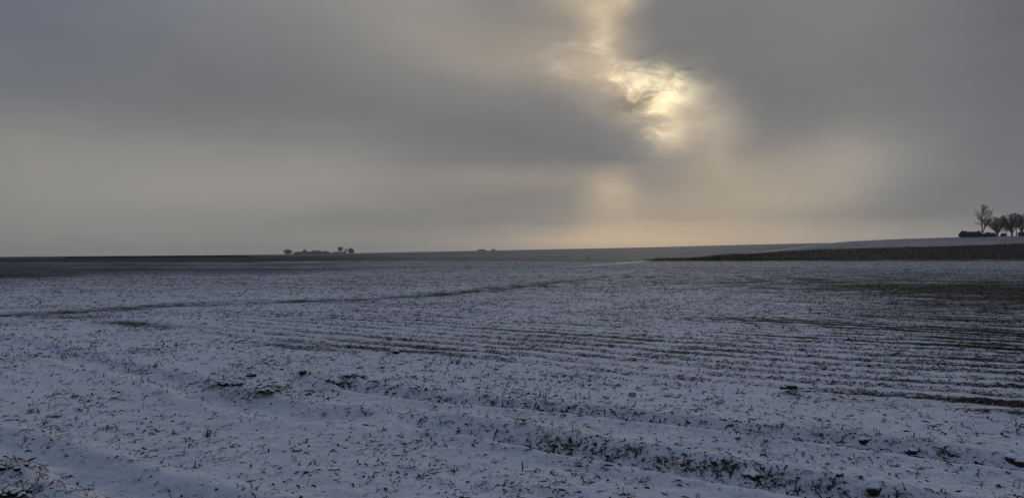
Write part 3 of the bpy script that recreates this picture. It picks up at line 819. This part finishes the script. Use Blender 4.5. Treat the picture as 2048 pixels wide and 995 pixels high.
# ================================================================== bare trees
def grow_tree(height, width, stems, seed, twig=.032, trunk_r=.25, fork=.12, lean=None, kids=(13, 7, 5), ratio=(.30, .5, .5), low=.18, upward=.5, shape='oval', arch=0.0):
    """bare tree: a short trunk, stems that run up through the crown, laterals along each of them"""
    g = np.random.default_rng(seed); trunk, crown = [], []
    def limit(p):
        zt = p[2] / height
        if zt > 1.02: return True
        if shape == 'dome': w = math.sqrt(max(1 - max(zt - .45, 0) ** 2 / .30, .0)) * min(1, .5 + zt * 1.7)
        else: w = math.sqrt(max(1 - (zt - .5) ** 2 / .27, .0))
        return math.hypot(p[0], p[1]) > width * .5 * w * (1 + .10 * g.normal())
    def branch(p, d, ln, r, lev, store):
        n = (9, 5, 4, 3)[lev]; pts = [p.copy()]; q = p.copy(); dd = d.copy(); ds = [dd]
        for i in range(n):
            dd = dd + g.normal(0, .07 + .05 * lev, 3); dd[2] += (.10 if lev == 0 else .10) * upward
            if lev == 0 and arch: dd[2] -= arch * (i > n // 2)
            dd /= np.linalg.norm(dd); q = q + dd * ln / n
            if lev > 0 and limit(q): break
            if lev == 0 and q[2] > height: break
            pts.append(q.copy()); ds.append(dd)
        if len(pts) < 2: return
        r1 = max(r * (.22 if lev == 0 else .4), twig * .5)
        store.append(tube_path(pts, r, r1, (6, 4, 3, 3)[lev]))
        if lev >= len(kids): return
        nc = max(1, int(kids[lev] * g.uniform(.8, 1.25)))
        for c in range(nc):
            t = (c + g.random()) / nc; t = low + (1 - low) * t if lev == 0 else .15 + .85 * t
            i = min(int(t * (len(pts) - 1)), len(pts) - 2); f = t * (len(pts) - 1) - i
            b = pts[i] * (1 - f) + pts[i + 1] * f; d0 = ds[i + 1]
            ax = g.normal(0, 1, 3); ax -= ax @ d0 * d0; ax /= np.linalg.norm(ax)
            sp = g.uniform(.55, 1.0); nd = d0 * math.cos(sp) + ax * math.sin(sp); nd[2] += .12 * upward; nd /= np.linalg.norm(nd)
            rr_ = r * (1 - .7 * t)
            branch(b, nd, ln * ratio[lev] * g.uniform(.7, 1.25) * (1 - .35 * t), max(rr_ * .42, twig * .55), lev + 1, crown)
    fh = height * fork
    trunk.append(tube_path([(0, 0, -.5), (0, 0, 0), (0, 0, fh)], trunk_r * 1.25, trunk_r, 8))
    for q in range(stems):
        ang = lean[q] if lean else (2 * math.pi * q / stems + g.uniform(-.4, .4), .3)
        d = np.array([math.cos(ang[0]) * math.sin(ang[1]), math.sin(ang[0]) * math.sin(ang[1]), math.cos(ang[1])])
        L0 = ang[2] if len(ang) > 2 else .8
        branch(np.array([0, 0, fh * .8]), d, height * L0, trunk_r * (.66 if stems > 1 else .9), 0, trunk)
    return trunk, crown
def tree(px, py, dist, label, group, rot=None, **kw):
    a = math.atan((px - CX) / F); x, y = dist * math.sin(a), dist * math.cos(a)
    z = float(base_z(np.array([x]), np.array([y]))[0])
    tr, cr = grow_tree(**kw)
    t = empty('bare_tree', (x, y, z), -a if rot is None else rot); tag(t, label, 'tree', group)
    V, Fc = merge(tr); mesh_np('trunk', V, Fc, [M_bark], t)
    V, Fc = merge(cr); mesh_np('crown', V, Fc, [M_twig], t)
    return t
G1 = 'bare trees on the right hill'
DT = 400
def mh(p): return p / F * DT * math.cos(math.atan((2000 - CX) / F)) # pixels -> metres at the ridge
tree(1964, 472, DT, 'tall narrow bare tree with two stems standing apart on the ridge', G1, height=mh(67), width=mh(40), stems=2, seed=3,
     lean=[(math.pi, .10, .93), (0, .34, .84)], trunk_r=.40, fork=.08, kids=(23, 11, 7), ratio=(.30, .5, .5), low=.2)
FAN = [(math.pi, .62, .72), (0, .55, .72), (math.pi, .28, .78), (.3, .22, .8), (1.6, .4, .74), (4.6, .45, .74)]
tree(1995, 472, DT, 'small dome-crowned bare tree just right of the tall narrow one', G1, height=mh(40), width=mh(52), stems=6, seed=7,
     lean=FAN, trunk_r=.36, fork=.14, kids=(14, 11, 7), ratio=(.46, .5, .5), low=.10, shape='dome')
tree(2024, 471, DT + 4, 'taller round-crowned bare tree right of the small domed one', G1, height=mh(48), width=mh(56), stems=6, seed=12,
     lean=FAN, trunk_r=.34, fork=.16, kids=(14, 11, 7), ratio=(.42, .5, .5), low=.10, shape='dome')
tree(2044, 471, DT + 1, 'dense bare tree at the right edge, its crown merging with its neighbour', G1, height=mh(45), width=mh(40), stems=5, seed=21,
     lean=[(math.pi, .5, .74), (0, .45, .74), (1.5, .15, .82), (4.7, .35, .74), (2.8, .2, .8)], trunk_r=.34, fork=.2, kids=(13, 9, 7), ratio=(.42, .5, .5), low=.10, shape='dome')
tree(2033, 471, DT + 12, 'slim straight-stemmed bare tree standing behind the round-crowned pair', G1, height=mh(43), width=mh(26), stems=1, seed=23, lean=[(0, .03, .9)], trunk_r=.22, fork=.2, kids=(16, 8, 5), low=.3)
tree(2013, 471, DT + 16, 'slender bare tree filling the gap behind the small domed tree', G1, height=mh(32), width=mh(22), stems=2, seed=25, lean=[(0, .2, .85), (3, .2, .8)], trunk_r=.18, fork=.2, kids=(12, 7, 5), low=.3)
tree(2074, 471, DT + 6, 'bare tree continuing the row beyond the right edge', G1, height=mh(48), width=mh(46), stems=5, seed=27, lean=FAN[:5], trunk_r=.34, fork=.2, kids=(12, 8, 5), ratio=(.34, .5, .5), low=.1, shape='dome')

def leafy(name, px, dist, wpx, hpx, depth, label, cat, group=None, n=5000, leaf=.16, lobes=6, seed=1, trunk=True, ball=False, mat=None, density_in=.75):
    g = np.random.default_rng(seed)
    a = math.atan((px - CX) / F); x, y = dist * math.sin(a), dist * math.cos(a); z = float(base_z(np.array([x]), np.array([y]))[0])
    k = dist * math.cos(a) / F; W, Hh = wpx * k, hpx * k
    t = empty(name, (x, y, z), -a); tag(t, label, cat, group)
    # lobes
    if ball: C = np.array([[0, 0, Hh * .22, W * .48, depth * .46, Hh * .78]] + [[g.uniform(-.22, .22) * W, g.uniform(-.2, .2) * depth, Hh * g.uniform(.3, .6), W * .3, depth * .3, Hh * .3] for _ in range(lobes)])
    else:
        C = []
        for i in range(lobes):
            u = (i + .5) / lobes * 2 - 1; s = Hh * g.uniform(.30, .5)
            C.append([u * (W * .5 - s * .5), g.uniform(-.15, .15) * depth, Hh - s * g.uniform(.9, 1.5), W / lobes * g.uniform(.6, 1.1), depth * .5, s])
            C.append([u * (W * .5 - s * .3), g.uniform(-.15, .15) * depth, Hh * .3, W / lobes * .9, depth * .5, Hh * .34])
        C = np.array(C)
    ci = g.integers(0, len(C), n); c = C[ci]
    d = g.normal(0, 1, (n, 3)); d /= np.linalg.norm(d, axis=1)[:, None]; rr = g.random(n) ** (1 / 3) * (1 + .10 * g.normal(0, 1, n))
    p = c[:, :3] + d * c[:, 3:] * rr[:, None]; p[:, 2] = np.abs(p[:, 2])
    u = g.normal(0, 1, (n, 3)); u /= np.linalg.norm(u, axis=1)[:, None]; w = np.cross(u, g.normal(0, 1, (n, 3))); w /= np.linalg.norm(w, axis=1)[:, None]
    s = leaf * g.uniform(.5, 1.4, n)[:, None]
    V = np.stack([p - u * s, p + w * s * .5, p + u * s, p - w * s * .5], 1).reshape(-1, 3); Fc = np.arange(4 * n).reshape(-1, 4)
    mesh_np('crown' if trunk else 'foliage', V, Fc, [mat or M_hedge], t)
    st = []
    for i in range(1 if ball else lobes):
        cx_ = 0 if ball else C[2 * i][0]
        st.append(tube_path([(cx_, 0, -.3), (cx_ + .05, 0, Hh * .3), (cx_ + g.uniform(-.3, .3), 0, Hh * .75)], max(.05, Hh * .03), .03, 5))
    V, Fc = merge(st); mesh_np('trunk' if trunk else 'stems', V, Fc, [M_bark], t)
    return t
GB = 'bushes at the foot of the ridge trees'
leafy('bush', 1940, DT - 4, 40, 13, 4.0, 'long low dark bush left of the tall narrow tree', 'bush', GB, n=12000, leaf=.20, lobes=9, seed=4, trunk=False)
leafy('bush', 1979, DT - 5, 22, 9, 3.0, 'low dark bush right of the foot of the tall narrow tree', 'bush', GB, n=6000, leaf=.18, lobes=4, seed=5, trunk=False)
leafy('bush', 2007, DT - 3, 9, 7, 2.0, 'tiny dark bush between the small domed tree and the taller one', 'bush', GB, n=1500, leaf=.15, lobes=2, seed=6, trunk=False)
leafy('bush', 2045, DT - 3, 12, 9, 2.5, 'small dark bush at the right edge under the dense tree', 'bush', GB, n=2500, leaf=.16, lobes=2, seed=8, trunk=False)

# the long low hedge far left, the farm and its trees
def hedge_line():
    P0, P1 = 120, 512; n = 26000; g = np.random.default_rng(9)
    u = g.random(n); px = P0 + (P1 - P0) * u; r = 470 + 6 * np.sin(u * 5) + g.normal(0, .9, n)
    a = np.arctan((px - CX) / F); x, y = r * np.sin(a), r * np.cos(a)
    hmax = (1.05 + .35 * fbm(x, y, 14, 3, 81)) * sstep(0, .06, u) * sstep(1, .93, u) * (.6 + .4 * sstep(0, .5, 1 - np.abs(u - .3)))
    z = base_z(x, y) + g.random(n) * hmax
    p = np.stack([x, y, z], -1); uu = g.normal(0, 1, (n, 3)); uu /= np.linalg.norm(uu, axis=1)[:, None]; w = np.cross(uu, g.normal(0, 1, (n, 3))); w /= np.linalg.norm(w, axis=1)[:, None]
    s = g.uniform(.12, .3, n)[:, None]
    V = np.stack([p - uu * s, p + w * s * .6, p + uu * s, p - w * s * .6], 1).reshape(-1, 3)
    tag(mesh_np('hedge', V, np.arange(4 * n).reshape(-1, 4), [M_hedge]), 'long low dark hedge running along the far left horizon', 'hedge')
hedge_line()
DF = 1400
KF = DF / F
GF = 'trees round the far farm'
def fz(px, dist=DF):
    a = math.atan((px - CX) / F); x, y = dist * math.sin(a), dist * math.cos(a)
    return x, y, float(base_z(np.array([x]), np.array([y]))[0]), a
leafy('round_tree', 576, DF - 8, 19, 11, 14, 'round dark tree standing left of the farm', 'tree', GF, n=6000, leaf=.35, lobes=4, seed=31, ball=True, mat=M_twig)
leafy('round_tree', 609, DF + 25, 9, 11.5, 9, 'small round tree rising behind the farm roofs', 'tree', GF, n=1500, leaf=.35, lobes=3, seed=32, ball=True, mat=M_twig)
leafy('round_tree', 702, DF - 4, 15, 11.5, 12, 'dense ball-shaped tree at the right end of the farm', 'tree', GF, n=6000, leaf=.35, lobes=4, seed=33, ball=True, mat=M_hedge)
kf = KF * .97
tree(681, 505, DF + 5, 'wide open-crowned bare tree right of the farm roofs', GF, height=13 * kf, width=34 * kf, stems=6, seed=41, lean=FAN, trunk_r=.6, fork=.22, kids=(14, 8, 6), ratio=(.42, .5, .5), low=.25, twig=.13, shape='dome')
tree(692, 505, DF + 8, 'smaller thin bare tree between the open-crowned tree and the ball-shaped one', GF, height=10 * kf, width=10 * kf, stems=3, seed=42, trunk_r=.35, fork=.2, kids=(12, 7, 5), ratio=(.4, .5, .5), low=.2, twig=.12, shape='dome')

def building(name, label, cat, px0, px1, eave, ridge, dist, depth, roofmat, yaw=0, chimneys=(), windows=0, door=False, hip=.12, group=None, sink=.6, gable_end=False):
    pxc = (px0 + px1) / 2; x, y, z, a = fz(pxc, dist); k = dist * math.cos(a) / F
    W = (px1 - px0) * k
    t = empty(name, (x, y, z - sink), -a + yaw); tag(t, label, cat, group)
    E, R = eave * k + sink, ridge * k + sink
    V, Fc = box(0, 0, E / 2 - .5, W, depth, E + 1); mesh_np('wall', V, Fc, [M_wall], t, smooth=False)
    o = .35
    if gable_end:
        rv = [(-W/2-o, -depth/2-o, E), (-W/2-o, depth/2+o, E), (W/2+o, -depth/2-o, E), (W/2+o, depth/2+o, E), (0, -depth/2-o, R), (0, depth/2+o, R)]
        rf = [(0, 4, 5, 1), (4, 2, 3, 5), (0, 1, 3, 2), (0, 2, 4, 4), (1, 5, 3, 3)]
        me_f = [(0, 4, 5), (0, 5, 1), (4, 2, 3), (4, 3, 5), (0, 1, 3), (0, 3, 2), (0, 2, 4), (1, 5, 3)]
    else:
        h = W * hip
        rv = [(-W/2-o, -depth/2-o, E), (-W/2-o, depth/2+o, E), (W/2+o, -depth/2-o, E), (W/2+o, depth/2+o, E), (-W/2+h, 0, R), (W/2-h, 0, R)]
        me_f = [(0, 4, 1), (2, 3, 5), (0, 2, 5), (0, 5, 4), (1, 4, 5), (1, 5, 3), (0, 1, 3), (0, 3, 2)]
    roof = mesh_np('roof', rv, me_f, [roofmat], t, smooth=False)
    for cx_ in chimneys:
        V, Fc = box(cx_ * W, 0, R + .35, 1.0, .9, 1.9); mesh_np('chimney', V, Fc, [M_wall], roof, smooth=False)
    for i in range(windows):
        wx = -W / 2 + W * (i + .5) / windows
        V, Fc = box(wx, -depth / 2 - .03, sink + (E - sink) * .5, .9, .08, max(.7, (E - sink) * .45)); w = mesh_np('window', V, Fc, [M_glass], t, smooth=False)
    return t
GH = 'low buildings of the far farm'
building('barn', 'long low barn with a dark roof at the left end of the far farm', 'barn', 588, 626, 2.6, 5.0, DF + 14, 12, M_roof, hip=.18, windows=4, group=GH)
building('farmhouse', 'farmhouse with three chimneys in the middle of the far farm', 'house', 619, 646, 2.2, 6.4, DF + 4, 9, M_roof, chimneys=(-.22, .08, .36), windows=4, hip=.25, group=GH)
building('shed', 'long shed with a sloping roof at the right of the farmhouse', 'shed', 640, 662, 1.6, 5.2, DF + 10, 10, M_roof, hip=.35, windows=2, group=GH)
building('shed', 'pale snow-roofed shed under the open-crowned tree', 'shed', 664, 688, 1.4, 3.8, DF + 0, 9, M_snowroof, hip=.2, group=GH)
building('gabled_barn', 'small barn showing its dark pointed gable beside the snow-roofed shed', 'barn', 685, 693, 1.2, 4.6, DF - 6, 8, M_roof, gable_end=True, group=GH)
GR = 'distant roofs on the skyline'
building('distant_house', 'wider of two tiny roofs on the skyline right of the farm', 'house', 955, 971, 4.2, 5.8, 1700, 16, M_roof, hip=.15, group=GR, chimneys=(.3,))
building('distant_house', 'narrower of two tiny roofs on the skyline right of the farm', 'house', 983, 991, 4.4, 6.0, 1700, 14, M_roof, hip=.15, group=GR)

# ================================================================== haze
mh_, th, bh = new_mat("haze_air"); th.nodes.remove(bh)
pv = th.nodes.new('ShaderNodeVolumePrincipled'); pv.inputs['Color'].default_value = (.80, .85, .93, 1)
pv.inputs['Density'].default_value = 0.00019; pv.inputs['Anisotropy'].default_value = 0.2
th.links.new(pv.outputs[0], [n for n in th.nodes if n.type == 'OUTPUT_MATERIAL'][0].inputs['Volume'])
V, Fc = box(0, 0, 12, 5300, 5300, 38)
hz = mesh_np('haze', V, Fc, [mh_], smooth=False); tag(hz, 'thin grey winter haze over the fields', 'haze', kind='stuff')
